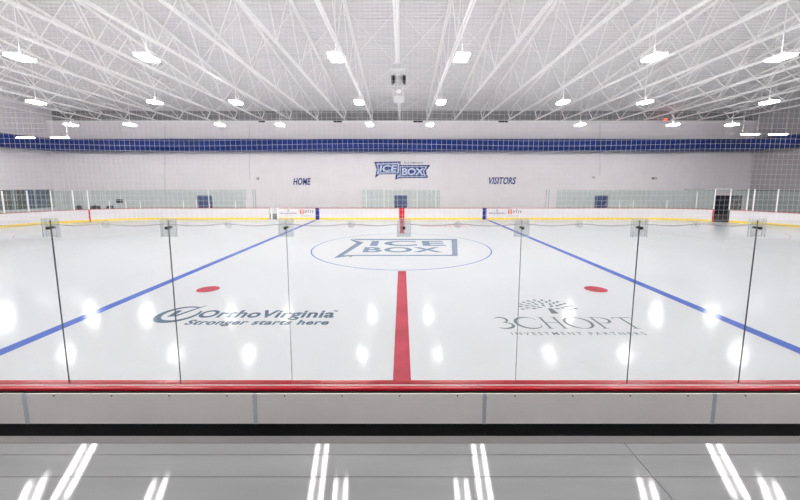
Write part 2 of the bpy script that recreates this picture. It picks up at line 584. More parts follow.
rx, ry = 0.45, 0.455
ring = arc(0, 0, rx, ry, 62, 385, 40)
flat(mb, stroke(ring, [0.05 + 0.11 * math.sin(PI * i / 40) for i in range(41)]), swoosh)
flat(mb, stroke([(-0.16, 0.22), (-0.13, -0.16), (-0.02, -0.12), (0.16, 0.28), (0.30, 0.56)], [0.13, 0.14, 0.10, 0.08, 0.03]), swoosh)
part(mb, 'ice_emblem', M['slate_paint'], 'slate ring and tick emblem on the ice')
ice_text('\u2122', 332.5, 337.5, 311.8, 310.3, 'slate_paint', 'ice_trade_mark', None, 0.01)

# 3CHOPT lettering, thin and thick serif strokes drawn by pen
a = ice_at(500, 328.5); b = ice_at(501, 328.5); t = ice_at(500, 317.5)
UW, UH = b.x - a.x, t.y - a.y      # one unit across, and the full letter height
H = UH / UW


def chopt(u, v): return (a.x + u * UW, a.y + v * UW, Z1)


mb = MB()
def pen(pts, w): flat(mb, stroke(pts, w), chopt)


def serif(x, y, w=6.5): pen([(x - w / 2, y), (x + w / 2, y)], 0.9)


pen([(0.6, 0.88 * H)] + arc(6.5, 0.76 * H, 6.8, 0.23 * H, 140, -80, 20), [0.8] + [0.9 + 2.0 * math.sin(PI * i / 20) for i in range(21)])
pen(arc(6.0, 0.27 * H, 9.8, 0.27 * H, 85, -130, 22), [0.9 + 2.4 * math.sin(PI * i / 22) for i in range(23)])
pen(arc(34, 0.5 * H, 13.4, 0.5 * H, 48, 318, 30), [0.8 + 2.6 * math.sin(PI * i / 30) for i in range(31)])
pen([(43, 0.87 * H), (43.5, 0.72 * H)], 0.9); pen([(43.8, 0.17 * H), (44.5, 0.32 * H)], 0.9)
for x in (51, 65.6):
    pen([(x, 0), (x, H)], 2.3); serif(x, 0); serif(x, H)
pen([(51, 0.52 * H), (65.6, 0.52 * H)], 0.9)
pen(arc(85.5, 0.5 * H, 13.0, 0.5 * H, 90, 450, 40), [0.8 + 2.3 * abs(math.sin(2 * PI * i / 40)) for i in range(41)])
pen([(106, 0), (106, H)], 2.3); serif(106, 0); serif(105, H, 5)
pen([(106, 0.98 * H)] + arc(112, 0.72 * H, 9.0, 0.26 * H, 90, -90, 16) + [(106, 0.46 * H)], [0.9] + [0.9 + 2.0 * math.sin(PI * i / 16) for i in range(17)] + [0.9])
pen([(137, 0), (137, H)], 2.3); serif(137, 0, 7)
pen([(128, 0.98 * H), (147, 0.98 * H)], 1.2); pen([(128.3, 0.99 * H), (127, 0.82 * H)], 0.9); pen([(146.7, 0.99 * H), (148, 0.82 * H)], 0.9)
part(mb, 'ice_lettering', M['grey_paint'], 'thin grey serif lettering 3CHOPT on the ice')
ice_text('INVESTMENT PARTNERS', 512.5, 648, 335.2, 332.2, 'grey_paint', 'ice_lettering', 'small grey lettering INVESTMENT PARTNERS', 0.004, 0.0, 1.45)
# tree emblem of separate leaves over a trunk
mb = MB()
tc = ice_at(549.5, 308.6)
for ring_i, (rr, nn) in enumerate(((0.20, 4), (0.35, 7), (0.50, 10), (0.65, 12))):
    for i in range(nn):
        an = math.radians(-8 + 196 * (i + 0.35 * (ring_i % 2)) / (nn - 0.5))
        px, py = tc.x + rr * math.cos(an) * 1.05 - 0.02, tc.y + 0.02 + rr * math.sin(an) * 0.9
        L, wd = 0.085, 0.045
        ca, sa = math.cos(an), math.sin(an)
        lf = [(L, 0), (0.03, wd), (-L, 0), (0.03, -wd)]
        mb.poly([(px + ca * q - sa * r, py + sa * q + ca * r, Z1) for q, r in lf])
q0, q1, q2, q3 = ice_at(551.5, 313.7), ice_at(559, 313.7), ice_at(552, 308.5), ice_at(547.8, 308.3)
mb.poly([(q.x, q.y, Z1) for q in (q0, q1, q2, q3)])
part(mb, 'ice_emblem', M['grey_paint'], 'grey tree emblem of many leaves on the ice')
# worn, unreadable reddish lettering near the far boards
for xa, xb, yb_, yt in ((421, 476, 227.3, 224.6), (333, 371, 226.6, 225.4)):
    mb = MB()
    p0 = ice_at(xa, yb_); p1 = ice_at(xb, yb_); p2 = ice_at(xa, yt)
    x = p0.x
    while x < p1.x - 0.2:
        wl = random.uniform(0.22, 0.38)
        ice_rect(mb, x, x + 0.09, p0.y, p2.y); ice_rect(mb, x, x + wl, p2.y - 0.16, p2.y)
        if random.random() < 0.6: ice_rect(mb, x + wl - 0.09, x + wl, p0.y + 0.1, p2.y)
        x += wl + 0.16
    part(mb, 'ice_lettering', M['red_text_paint'], 'worn reddish lettering near the far boards')

# ------------------------------------------------------------------ far boards, along the rink outline
def outline_path(step=0.30):
    """far half of the rink outline from the left end to the right end with outward normals"""
    out = []
    y = -6.0
    while y < RY - RR:
        out.append((Vector((-RX, y)), Vector((-1, 0)))); y += step
    n = 48
    for i in range(n + 1):
        t = math.radians(180 - 90 * i / n)
        d = Vector((math.cos(t), math.sin(t)))
        out.append((Vector((-RX + RR, RY - RR)) + d * RR, d))
    x = -RX + RR + step
    while x < RX - RR:
        out.append((Vector((x, RY)), Vector((0, 1)))); x += step
    for i in range(n + 1):
        t = math.radians(90 - 90 * i / n)
        d = Vector((math.cos(t), math.sin(t)))
        out.append((Vector((RX - RR, RY - RR)) + d * RR, d))
    y = RY - RR - step
    while y > -6.0:
        out.append((Vector((RX, y)), Vector((1, 0)))); y -= step
    return out


PATH = outline_path()
LEN = [0.0]
for i in range(1, len(PATH)):
    LEN.append(LEN[-1] + (PATH[i][0] - PATH[i - 1][0]).length)


def on_path(s):
    s = max(0, min(LEN[-1] - 1e-6, s))
    lo = 0
    hi = len(LEN) - 1
    while hi - lo > 1:
        m = (lo + hi) // 2
        if LEN[m] <= s: lo = m
        else: hi = m
    t = (s - LEN[lo]) / (LEN[hi] - LEN[lo])
    p = PATH[lo][0].lerp(PATH[hi][0], t)
    nr = PATH[lo][1].lerp(PATH[hi][1], t).normalized()
    return p, nr


def s_at_px(x, z=1.07):
    best = None
    s = 0
    while s < LEN[-1]:
        p, nr = on_path(s)
        e = abs(px_x(Vector((p.x, p.y, z))) - x)
        if best is None or e < best[0]: best = (e, s)
        s += 0.05
    return best[1]


def sub_path(s0, s1, step=0.3):
    n = max(1, int(math.ceil((s1 - s0) / step)))
    return [on_path(s0 + (s1 - s0) * i / n) for i in range(n + 1)]


BH = 1.07
sA = s_at_px(269); sB = s_at_px(278.3); sC = s_at_px(714.5); sD = s_at_px(730)
S_END = LEN[-1]


def board_run(s0, s1, label):
    p = sub_path(s0, s1)
    mid = p[len(p) // 2][0]
    e = empty('dasher_board', label, 'rink board', (mid.x, mid.y, 0), 'far rink boards')
    MB().sweep(p, 0, 0.16, 0, BH - 0.04).build('facing', M['board_white'], e)
    MB().sweep(p, -0.014, 0.004, 0.0, 0.17).build('kick_strip', M['yellow'], e)['label'] = 'yellow kick strip'
    MB().sweep(p, -0.025, 0.18, BH - 0.04, BH).build('cap', M['red_cap'], e)['label'] = 'red cap'
    return e


runs = [board_run(0, sA, 'white far boards with yellow kick strip, long run curving round the left corner'),
        board_run(sB, sC, 'white far boards with yellow kick strip, middle run carrying the two adverts'),
        board_run(sD, S_END, 'white far boards with yellow kick strip, curved run right of the dark gateway')]
midrun = runs[1]


def board_mark(x0, x1, m, name, parent, label, z0=0.0, z1=BH - 0.02, o=-0.02):
    a = s_at_px(x0); b = s_at_px(x1)
    ob = MB().sweep(sub_path(a, b), o, 0.0, z0, z1).build(name, m, parent)
    ob['label'] = label
    return ob


board_mark(399.2, 404.6, M['red_board'], 'centre_mark', midrun, 'red centre line mark on the boards')
board_mark(315.6, 319.3, M['blue_board'], 'blue_line_mark', midrun, 'blue mark on the boards left of centre')
board_mark(482.9, 486.3, M['blue_board'], 'blue_line_mark', midrun, 'blue mark on the boards right of centre')
board_mark(88.2, 90.0, M['red_board'], 'goal_line_mark', runs[0], 'thin red goal line mark on the left boards')
board_mark(712.6, 714.2, M['red_board'], 'goal_line_mark', midrun, 'thin red goal line mark beside the gateway')

# advert panels on the far boards
def advert(x0, x1, logo_at, crest_at, side):
    ya = RY - 0.016
    za, zb = 0.24, BH - 0.06
    XA = at(x0, 213, RY).x; XB = at(x1, 213, RY).x
    ad = MB().box(XA, XB, ya, RY - 0.001, za, zb).build('advert', M['board_white'], midrun)
    ad['label'] = 'white advert panel with an orange square, %s' % side
    yb = ya - 0.004
    lx = at(logo_at, 213, RY).x
    mb = MB().box(lx, lx + 0.36, yb, ya, 0.52, 0.92)
    mb.build('logo', M['orange'], ad)['label'] = 'orange square logo'
    mb = MB()
    mb.box(lx + 0.12, lx + 0.17, yb - 0.003, yb, 0.58, 0.86); mb.box(lx + 0.22, lx + 0.27, yb - 0.003, yb, 0.66, 0.86)
    mb.box(lx + 0.12, lx + 0.27, yb - 0.003, yb, 0.58, 0.64)
    mb.build('logo_mark', M['board_white'], ad)
    mb = MB()
    x = lx + 0.44                       # blurred dark lettering, not legible in the photograph
    for wl, hh in ((0.05, 0.30), (0.14, 0.24), (0.12, 0.32), (0.13, 0.22), (0.12, 0.22)):
        mb.box(x, x + 0.05, yb, ya, 0.60, 0.60 + hh)
        if wl > 0.1: mb.box(x, x + wl, yb, ya, 0.60 + hh - 0.06, 0.60 + hh)
        x += wl + 0.06
    mb.build('lettering', M['print_dark'], ad)
    mb = MB()
    for k in range(9):
        mb.box(lx + 0.05 + k * 0.11, lx + 0.13 + k * 0.11, yb, ya, 0.32, 0.36)
    cx = at(crest_at, 213, RY).x
    mb.box(cx - 0.10, cx + 0.10, yb, ya, 0.74, 0.80); mb.box(cx - 0.05, cx + 0.05, yb, ya, 0.80, 0.94)
    for k in range(10):
        h = random.uniform(0.08, 0.15)
        mb.box(cx - 0.72 + k * 0.15, cx - 0.62 + k * 0.15, yb, ya, 0.52, 0.52 + h)
    for k in range(6):
        mb.box(cx - 0.35 + k * 0.12, cx - 0.28 + k * 0.12, yb, ya, 0.38, 0.42)
    mb.build('lettering', M['print_grey'], ad)


advert(278.8, 314.8, 300, 288.5, 'left of the home blue line mark')
advert(487.2, 527, 508, 497, 'right of the visitors blue line mark')

# ------------------------------------------------------------------ far glass panes
GT = 2.70
PW = 1.22


def pane_between(pa, na, pb, nb, label, z0=BH, z1=GT, off=0.09, th=0.014, group='far rink glass', mats=None):
    a = pa + na * off; b = pb + nb * off
    d = (b - a); L = d.length; rz = math.atan2(d.y, d.x)
    c = (a + b) / 2
    mb = MB().box(-L / 2 + 0.012, L / 2 - 0.012, -th / 2, th / 2, 0, z1 - z0, mis=[1, 1, 0, 1, 0, 1])
    o = mb.build('rink_glass', mats or [M['far_glass'], M['far_edge']])
    o.location = (c.x, c.y, z0); o.rotation_euler = (0, 0, rz)
    return tag(o, label, 'glass', group)


def glass_run(s0, s1, fmt, reverse=False):
    n = max(1, round((s1 - s0) / PW))
    st = (s1 - s0) / n
    for i in range(n):
        k = n - i if reverse else i + 1
        (pa, na), (pb, nb) = on_path(s0 + st * i), on_path(s0 + st * (i + 1))
        vis = -25 < px_x(Vector((pa.x, pa.y, 2))) < 825
        if not vis: continue
        pane_between(pa, na, pb, nb, fmt % ORD[k])


sL = s_at_px(246.3)
glass_run(sL - 27 * PW, sL, 'clear pane on the far boards, %s to the left of the home bench opening', True)
sM0, sM1 = s_at_px(362.5), s_at_px(440)
glass_run(sM0, sM1, 'clear pane on the far boards under the logo sign, %s from the left')
sR = s_at_px(556)
glass_run(sR, sC, 'clear pane on the far boards, %s to the right of the visitors bench opening')
nE = int((S_END - sD) / PW)
glass_run(sD, sD + nE * PW, 'clear pane on the far boards, %s to the right of the dark gateway')

# white posts that hold the far glass
def post(x, z1, label, w=0.05, z0=BH, m='steel', off=0.015):
    s = s_at_px(x, 1.9)
    p, nr = on_path(s)
    q = p + nr * off
    e = MB().box(-w / 2, w / 2, -w / 2, w / 2, 0, z1 - z0).build('rink_post', M[m])
    e.location = (q.x, q.y, z0); e.rotation_euler = (0, 0, math.atan2(nr.y, nr.x))
    return tag(e, label, 'post', 'glass posts on the far boards')


tall_l = (3, 28, 51.5, 73, 88)
for i, x in enumerate(tall_l):
    post(x, GT + 0.02, 'tall white glass post on the left corner boards, %s from the left edge' % ORD[i + 1], 0.075)
low_l = (109, 125, 139.5, 183, 196, 235, 246.3)
for i, x in enumerate(low_l):
    post(x, 1.75, 'short white glass post on the left far boards, %s from the left' % ORD[i + 1], 0.055)
for i, x in enumerate((209, 366, 384.5, 417, 436)):
    post(x, GT, ('white post in front of the left navy door', 'white glass post under the logo sign, leftmost', 'white glass post just left of the middle navy door',
                 'white glass post just right of the middle navy door', 'white glass post under the logo sign, rightmost')[i], 0.05)
low_r = (620, 633.6, 667.8, 697)
for i, x in enumerate(low_r):
    post(x, 1.75 if i < 3 else 2.5, 'short white glass post on the right far boards, %s from the left' % ORD[i + 1], 0.055)
for i, x in enumerate((714.6, 730.5, 748, 754, 777)):
    post(x, GT + 0.12, ('tall white post at the left jamb of the dark gateway', 'tall white post at the right jamb of the dark gateway',
                        'tall white glass post right of the gateway, first of a close pair', 'tall white glass post right of the gateway, second of a close pair',
                        'tall white glass post nearest the right edge')[i], 0.07)
for i, x in enumerate((253.4, 255.6, 546.3, 549)):
    post(x, GT + 0.05, ('grey bench end post left of the home lettering, left of a pair', 'grey bench end post left of the home lettering, right of a pair',
                        'grey bench end post right of the visitors lettering, left of a pair', 'grey bench end post right of the visitors lettering, right of a pair')[i], 0.035, m='far_edge')
for i, x in enumerate((270.8, 276.5)):
    post(x, BH - 0.02, ('low white gate post at the left of the bench gate gap', 'low white gate post at the right of the bench gate gap')[i], 0.10, 0.0, off=0.06)
# dark top rails on the right hand glass
for x0, x1, lb in ((683, 713, 'thin dark rail along the glass top left of the gateway'), (731.5, 799, 'thin dark rail along the glass top right of the gateway')):
    o = MB().sweep(sub_path(s_at_px(x0), s_at_px(x1)), 0.083, 0.12, GT, GT + 0.05).build('top_rail', M['black_plastic'])
    tag(o, lb, 'rail')
g = MB().sweep(sub_path(sC + 0.03, sD - 0.03), 0.01, 0.06, GT + 0.12, GT + 0.17).build('gate_lintel', M['strip_grey'])
tag(g, 'thin bar bridging the two posts of the dark gateway', 'bar')

# ------------------------------------------------------------------ near boards and cap
NF = -13.17                         # outer face of the near boards
joints = [-6.40 + 2.44 * k for k in range(6)]
off = at(257, 410, NF).x - joints[2]
joints = [j + off for j in joints]
names = ['leftmost near board section, mostly outside the frame', 'near board section at the left of the foreground', 'near board section in the middle under the centre line',
         'near board section at the right of the foreground', 'rightmost near board section, mostly outside the frame']
for k in range(5):
    a, b = joints[k], joints[k + 1]
    e = empty('dasher_board', 'pale grey ' + names[k], 'rink board', ((a + b) / 2, NF + 0.1, 0), 'near rink boards')
    MB().box(a + 0.001, b - 0.04, NF, NF + 0.16, 0.69, 1.03).build('facing', M['board_grey'], e)
    MB().box(a + 0.001, b - 0.001, NF + 0.012, NF + 0.16, 0.0, 0.69).build('black_base', M['black'], e)['label'] = 'black lower part'  # plain black below the pale facing
    MB().box(b - 0.04, b - 0.001, NF - 0.004, NF + 0.16, 0.69, 1.03).build('joint_strip', M['strip_grey'], e)['label'] = 'grey joint strip'
    MB().box(a + 0.001, b - 0.001, NF + 0.16, NF + 0.176, 0.0, 1.03).build('ice_side_facing', M['board_white'], e)
    MB().box(a + 0.001, b - 0.001, NF + 0.176, NF + 0.18, 0.0, 0.2).build('kick_strip', M['yellow'], e)
    for q in range(4):
        x = a + 0.30 + q * 0.61
        mb = MB().tube([(x, NF - 0.006, 1.012), (x, NF + 0.002, 1.012)], 0.007, 8)
        mb.build('screw', M['black_plastic'], e)
cap = empty('cap_rail', 'glossy red cap rail along the top of the near boards', 'cap rail', (0, NF + 0.1, 1.03))
XL, XR = joints[0], joints[-1]
MB().box(XL, XR, NF + 0.028, NF + 0.088, 1.042, 1.07).build('outer_rail', M['red_cap'], cap, bevel=0.008)
MB().box(XL, XR, NF + 0.098, NF + 0.178, 1.03, 1.074).build('inner_rail', M['red_cap'], cap, bevel=0.006)
MB().box(XL, XR, NF + 0.016, NF + 0.088, 1.03, 1.042).build('gasket', M['black'], cap)['label'] = 'black gasket'
MB().box(XL, XR, NF + 0.088, NF + 0.098, 1.03, 1.071).build('bead', M['board_white'], cap)['label'] = 'thin white bead'

# near glass
GY = -13.05
GTOP = 2.87
side = {-5: 'fifth pane left of the centre joint', -4: 'fourth pane left of the centre joint', -3: 'third pane left of the centre joint', -2: 'second pane left of the centre joint',
        -1: 'first pane left of the centre joint', 0: 'first pane right of the centre joint', 1: 'second pane right of the centre joint', 2: 'third pane right of the centre joint',
        3: 'fourth pane right of the centre joint', 4: 'fifth pane right of the centre joint'}
X0 = 0.02
for k in range(-5, 5):
    a = X0 + k * 1.22 + 0.003; b = X0 + (k + 1) * 1.22 - 0.003
    o = MB().box(a, b, GY - 0.005, GY + 0.005, 1.074, GTOP, mis=[1, 0, 0, 1, 0, 1]).build('rink_glass', [M['glass'], M['glass_edge']])
    tag(o, 'tall clear pane on the near red cap, ' + side[k], 'glass', 'near rink glass')

def joint_name(k):
    if k == 0: return 'at the centre line joint'
    return '%s joint %s of the centre line' % (ORD[abs(k)], 'left' if k < 0 else 'right')


def near_clip(k):
    x = X0 + k * 1.22
    zc = 2.79
    e = empty('glass_clip', 'square clear acrylic glass clip, ' + joint_name(k), 'clip', (x, GY, zc - 0.098), 'acrylic clips')
    hw, hh = 0.074, 0.098
    for s, nm in ((-1, 'front_plate'), (1, 'rear_plate')):
        y = GY + s * 0.0125
        mb = MB().box(x - hw, x + hw, y - 0.005, y + 0.005, zc - hh, zc + hh, mis=[1, 1, 0, 1, 0, 1])
        mb.build(nm, [M['acrylic'], M['acrylic_edge']], e)
    mb = MB().tube([(x, GY - 0.042, zc), (x, GY - 0.036, zc), (x, GY - 0.022, zc), (x, GY - 0.018, zc)], [0.012, 0.016, 0.016, 0.011], 14)
    mb.build('knob', M['black_plastic'], e)
    MB().tube([(x, GY + 0.018, zc), (x, GY + 0.034, zc)], 0.012, 12).build('knob', M['black_plastic'], e)
    MB().tube([(x, GY - 0.018, zc), (x, GY + 0.018, zc)], 0.0027, 8).build('bolt', M['black_plastic'], e)


for k in range(-4, 5):
    if abs(k) <= 3: near_clip(k)
# round net holders in the middle of each pane
disc_x = {-3: 105, -2: 228, -1: 351, 0: 458, 1: 580, 2: 697}
for k, px in disc_x.items():
    q = at(px, 224.5, GY - 0.02)
    e = empty('net_hook', 'round clear net hook on the ' + side[k], 'hook', (q.x, GY - 0.02, q.z - 0.04), 'round net hooks')
    zc = q.z
    MB().tube([(q.x, GY - 0.014, zc), (q.x, GY - 0.0065, zc)], 0.04, 22).build('disc', M['acrylic'], e)
    vs = arc(q.x - 0.004, zc + 0.004, 0.017, 0.017, 60, 290, 12)
    MB().tube([(u, GY - 0.022, v) for u, v in vs], 0.0045, 6).build('hook', M['acrylic_edge'], e)

# safety net above the glass
net = empty('safety_net', 'fine white safety net hanging above the near glass', 'net', (0, GY - 0.03, 2.83))
NY = GY - 0.028
NX0, NX1, NZ0, NZ1 = -5.6, 5.6, 2.872, 10.05
SP = 0.0505


def ripple(x, z):
    return (0.010 * math.sin(x * 2.1 + z * 0.9) + 0.006 * math.sin(x * 5.3 - z * 2.7),
            0.012 * math.sin(x * 1.7 + 0.6 * z) * min(1, (z - NZ0) / 0.5 + 0.0))


mb = MB()
TH = 0.0009
def thread(pts):
    n0 = len(mb.v)
    for i, p in enumerate(pts):
        t = (pts[min(i + 1, len(pts) - 1)] - pts[max(i - 1, 0)]).normalized()
        a = t.cross(Vector((0, 1, 0))).normalized() * TH
        mb.v += [tuple(p - a), tuple(p + Vector((0, -TH, 0))), tuple(p + a), tuple(p + Vector((0, TH, 0)))]
    for i in range(len(pts) - 1):
        for q in range(4):
            q2 = (q + 1) % 4
            mb.f.append((n0 + 4 * i + q, n0 + 4 * i + q2, n0 + 4 * i + 4 + q2, n0 + 4 * i + 4 + q)); mb.mi.append(0)


nx = int((NX1 - NX0) / SP); nz = int((NZ1 - NZ0) / SP)
for i in range(nx + 1):
    x = NX0 + i * SP
    pts = []
    for j in range(0, nz + 1, 3):
        z = NZ0 + j * SP
        dx, dz = ripple(x, z)
        pts.append(Vector((x + dx, NY + 0.0, z + dz)))
    thread(pts)
for j in range(nz + 1):
    z = NZ0 + j * SP
    pts = []
    for i in range(0, nx + 1, 3):
        x = NX0 + i * SP
        dx, dz = ripple(x, z)
        pts.append(Vector((x + dx, NY, z + dz)))
    thread(pts)
mb.build('netting', M['net'], net)
pts = []
anch = sorted([at(p, 224, GY).x for p in disc_x.values()] + [X0 + k * 1.22 for k in range(-4, 5)])
for i in range(240):
    x = -5.5 + 11 * i / 239
    d = min(abs(x - q) for q in anch)
    pts.append((x, NY - 0.004, 2.832 - 0.02 * math.sin(min(1, d / 0.3) * PI / 2) ** 2))
MB().tube(pts, 0.0035, 6).build('border_rope', M['rope'], net)
MB().tube([(-5.6, NY, NZ1), (5.6, NY, NZ1)], 0.02, 8).build('top_cable', M['steel'], net)

# ------------------------------------------------------------------ roof joists
BZ = 10.0
JS, JO = 2.9, -0.25
cols = [k for k in range(-12, 13)]


def make_joist(loc, label):
    e = empty('roof_joist', label, 'joist', loc, 'white roof joists')
    Y0 = WY + 0.5

    def add(mb, name):
        o = mb.build(name, M['steel']); o.parent = e; return o
    mb = MB()
    for s in (-1, 1):
        mb.box(s * 0.065 - 0.042, s * 0.065 + 0.042, -Y0 + 0.2, Y0 - 0.2, 0, 0.018)
        mb.box(s * 0.030 - 0.008, s * 0.030 + 0.008, -Y0 + 0.2, Y0 - 0.2, 0.018, 0.11)
    add(mb, 'bottom_chord')
    mb = MB()
    for t in (-1, 1):
        a = Vector((0, 0, RIDGE - BZ - 0.08)); b = Vector((0, t * Y0, roof_z(Y0) - BZ - 0.08))
        for s in (-1, 1):
            o = Vector((s * 0.065, 0, 0))
            mb.bar(a + o, b + o, 0.085, 0.02)
            o = Vector((s * 0.030, 0, -0.05))
            mb.bar(a + o, b + o, 0.016, 0.10)
    add(mb, 'top_chord')
    pn = 1.84
    ks = range(-10, 11)
    def node(k):
        y = k * pn
        if k % 2 == 0:
            return Vector((0, y, 0.06))
        return Vector((0, y, roof_z(y) - BZ - 0.12))
    for k in range(-10, 10):
        add(MB().bar(node(k), node(k + 1), 0.044, 0.044), 'web_member')
    for t in (-1, 1):
        add(MB().bar(node(10 * t), Vector((0, t * Y0, roof_z(Y0) - BZ - 0.12)), 0.07), 'end_member')
    return e


def joist_label(k):
    if k == 0: return 'white steel roof joist in the middle, straight above the centre line'
    return 'white steel roof joist, %s to the %s of the middle joist' % (ORD[abs(k)], 'left' if k < 0 else 'right')


J = {}
J[0] = make_joist((JO, 0, BZ), joist_label(0))
for k in cols:
    if k: J[k] = copy_tree(J[0], (JO + k * JS, 0, BZ), joist_label(k))

# bridging between the joists: crossed slim rods
stations = [2.94, 8.82, 14.7]
stn = ['nearest row', 'middle row', 'farthest row']
for si, y in enumerate(stations):
    zt = roof_z(y) - BZ - 0.15
    m1 = MB().bar((0.06, 0, 0.06), (JS - 0.06, 0, zt), 0.024).mesh('bridging_rod'); m1.materials.append(M['steel'])
    m2 = MB().bar((0.06, 0.06, zt), (JS - 0.06, 0.06, 0.06), 0.024).mesh('bridging_rod'); m2.materials.append(M['steel'])
    for k in cols[:-1]:
        for q, me in enumerate((m1, m2)):
            o = bpy.data.objects.new('bridging_rod', me); C.objects.link(o)
            o.location = (JO + k * JS, y, BZ)
            if k < 0: wh = '%s bay left of the middle joist' % ORD[-k]
            else: wh = '%s bay right of the middle joist' % ORD[k + 1]
            tag(o, 'white diagonal bridging rod rising %s, %s, %s' % ('right' if q == 0 else 'left', stn[si], wh), 'rod', 'bridging rods between the joists')

# ------------------------------------------------------------------ ceiling lamps
LZ = HC + 6.05
rows = ((57, 13.4, (20, 147, 336, 462, 654, 781), 'nearest row'),
        (102, 20.7, (36, 155, 236, 359, 441, 563, 645, 769), 'middle row'),
        (124.5, 26.7, (71, 130, 220, 280, 370, 430, 580, 673, 732), 'farthest row'))
proto = None


def make_lamp(loc, label, z):
    e = empty('ceiling_lamp', label, 'lamp', loc, 'square ceiling lamps')
    hx, hy = 0.27, 0.38
    def add(mb, name, m, p=None):
        o = mb.build(name, m); o.parent = p or e; return o
    add(MB().box(-hx, hx, -hy, hy, 0.012, 0.09), 'housing', M['lamp_body'])
    add(MB().box(-hx + 0.03, hx - 0.03, -hy + 0.03, hy - 0.03, -0.07, 0.012), 'diffuser', M['lamp'])
    add(MB().box(-0.22, 0.22, -0.2, 0.2, 0.09, 0.10), 'added_uplight', M['added_uplight'])  # unseen glowing panel added on the housing to brighten the roof
    mb = MB()
    mb.bar((0, 0, 0.09), (0, 0, roof_z(loc[1]) - z + 0.01), 0.022)
    add(mb, 'hanger', M['steel'])
    return e


for (py, yd, xs, rn) in rows:
    Y = CY + yd
    for i, x in enumerate(xs):
        p = at(x, py, Y)
        lb = 'bright square ceiling lamp in the %s, %s from the left' % (rn, ORD[i + 1])
        if i == 0: proto = make_lamp(p, lb, p.z)
        if i == 0 and py == 57: proto_a = proto
        else: copy_tree(proto, p, lb)
zr = proto_a.location.z
proto_n = proto_a
# unseen lamps added beyond the frame to even out the light on ice and walls
for i, (X, yd) in enumerate(((-24, 13.4), (24, 13.4), (-30, 13.4), (30, 13.4), (-24, 6.5), (24, 6.5), (-16, 6.5), (16, 6.5), (-31, 6.5), (-32.5, 20.7), (-34.3, 26.7))):
    lb = ('added fill lamp beyond the frame over the left end of the rink, inner', 'added fill lamp beyond the frame over the right end of the rink, inner',
          'added fill lamp beyond the frame over the left end of the rink, outer', 'added fill lamp beyond the frame over the right end of the rink, outer',
          'added fill lamp over the near left corner of the rink, second from the end', 'added fill lamp over the near right corner of the rink, outer',
          'added fill lamp over the near left corner of the rink, third from the end', 'added fill lamp over the near right corner of the rink, inner',
          'added fill lamp over the near left corner of the rink, outermost', 'added fill lamp over the far left corner, beside the end wall',
          'added fill lamp in the far left corner, nearest the far wall')[i]
    copy_tree(proto_a if i < 4 else proto_n, (X, CY + yd, zr), lb)
# twin tube fittings above the near side, mirrored in the foreground deck
TZ = HC + 6.5


def make_twin(loc, label, L, tube='tube'):
    e = empty('twin_tube_lamp', label, 'lamp', loc, 'twin tube lamps above the near side')
    def add(mb, name, m):
        o = mb.build(name, m); o.parent = e; return o
    add(MB().box(-0.24, 0.24, -L, 0, 0.06, 0.13), 'housing', M['lamp_body'])
    for s in (-1, 1):
        add(MB().box(s * 0.15 - 0.055, s * 0.15 + 0.055, -L + 0.05, -0.02, 0.0, 0.06), 'tube', M[tube])
    mb = MB()
    for y in (-0.2, -L + 0.2): mb.bar((0, y, 0.13), (0, y, BZ - TZ + 0.01), 0.02)
    add(mb, 'hanger', M['steel'])
    return e


set1 = [((89.5, 443), (58, 500)), ((322.5, 443), (315, 500)), ((477.7, 443), (486, 500)), ((713.5, 443), (743, 500))]
set2 = [((36, 480), (28, 500)), ((159.5, 480), (152, 500)), ((340.8, 479), (339.6, 500)), ((460.8, 479), (463, 500)), ((646, 480), (651, 500)), ((769, 481), (776, 500))]


def mirrored(x, y):
    """where a lamp at this height hangs that the polished deck mirrors at pixel x, y"""
    yy = K * (6.5 + 2 * PH) / (y - HORIZON)
    return Vector(((x - VPX) * yy * math.cos(PITCH) / F, CY + yy - (6.5 + 2 * PH) * TP))


pr = {}
for sid, st, L in ((1, set1, 2.2), (2, set2, 1.6)):
    for i, (pa, pb) in enumerate(st):
        a, b = mirrored(*pa), mirrored(*pb)
        d = (b - a).normalized()
        rz = math.atan2(d.x, -d.y)
        lb = 'twin tube ceiling lamp above the near ice, %s row, %s from the left' % (('farther', 'nearer')[sid - 1], ORD[i + 1])
        if sid not in pr:
            pr[sid] = make_twin((a.x, a.y, TZ), lb, L); pr[sid].rotation_euler = (0, 0, rz)
        else: copy_tree(pr[sid], (a.x, a.y, TZ), lb, rz=rz)
pr[3] = make_twin((-11.3, -15.6, TZ), 'twin tube lamp straight over the viewing deck, first from the left', 2.8, 'deck_tube')
for i, x in enumerate((-7.0, -3.15, 2.65, 6.8, 11.3)):
    copy_tree(pr[3], (x, -15.6, TZ), 'twin tube lamp straight over the viewing deck, %s from the left' % ORD[i + 2])
# strip lamps over the two rink ends
for i, (x, y) in enumerate(((25.5, 137.4), (60, 137.2), (750, 134), (778, 134))):
    p = at(x, y, WY - 8)
    e = empty('strip_lamp', ('short strip lamp above the blue duct, leftmost', 'short strip lamp above the blue duct, second from the left',
                             'short strip lamp above the blue duct at right, inner of two', 'short strip lamp above the blue duct, rightmost')[i], 'lamp', p, 'strip lamps over the rink ends')
    MB().box(p.x - 0.7, p.x + 0.7, p.y - 0.08, p.y + 0.08, p.z, p.z + 0.06).build('housing', M['lamp_body'], e)
    MB().box(p.x - 0.69, p.x + 0.69, p.y - 0.09, p.y + 0.07, p.z - 0.07, p.z).build('tube', M['strip'], e)
    mb = MB()
    for s in (-1, 1): mb.bar((p.x + s * 0.6, p.y, p.z + 0.06), (p.x + s * 0.6, p.y, roof_z(p.y) + 0.02), 0.012)
    mb.build('hanger', M['steel'], e)

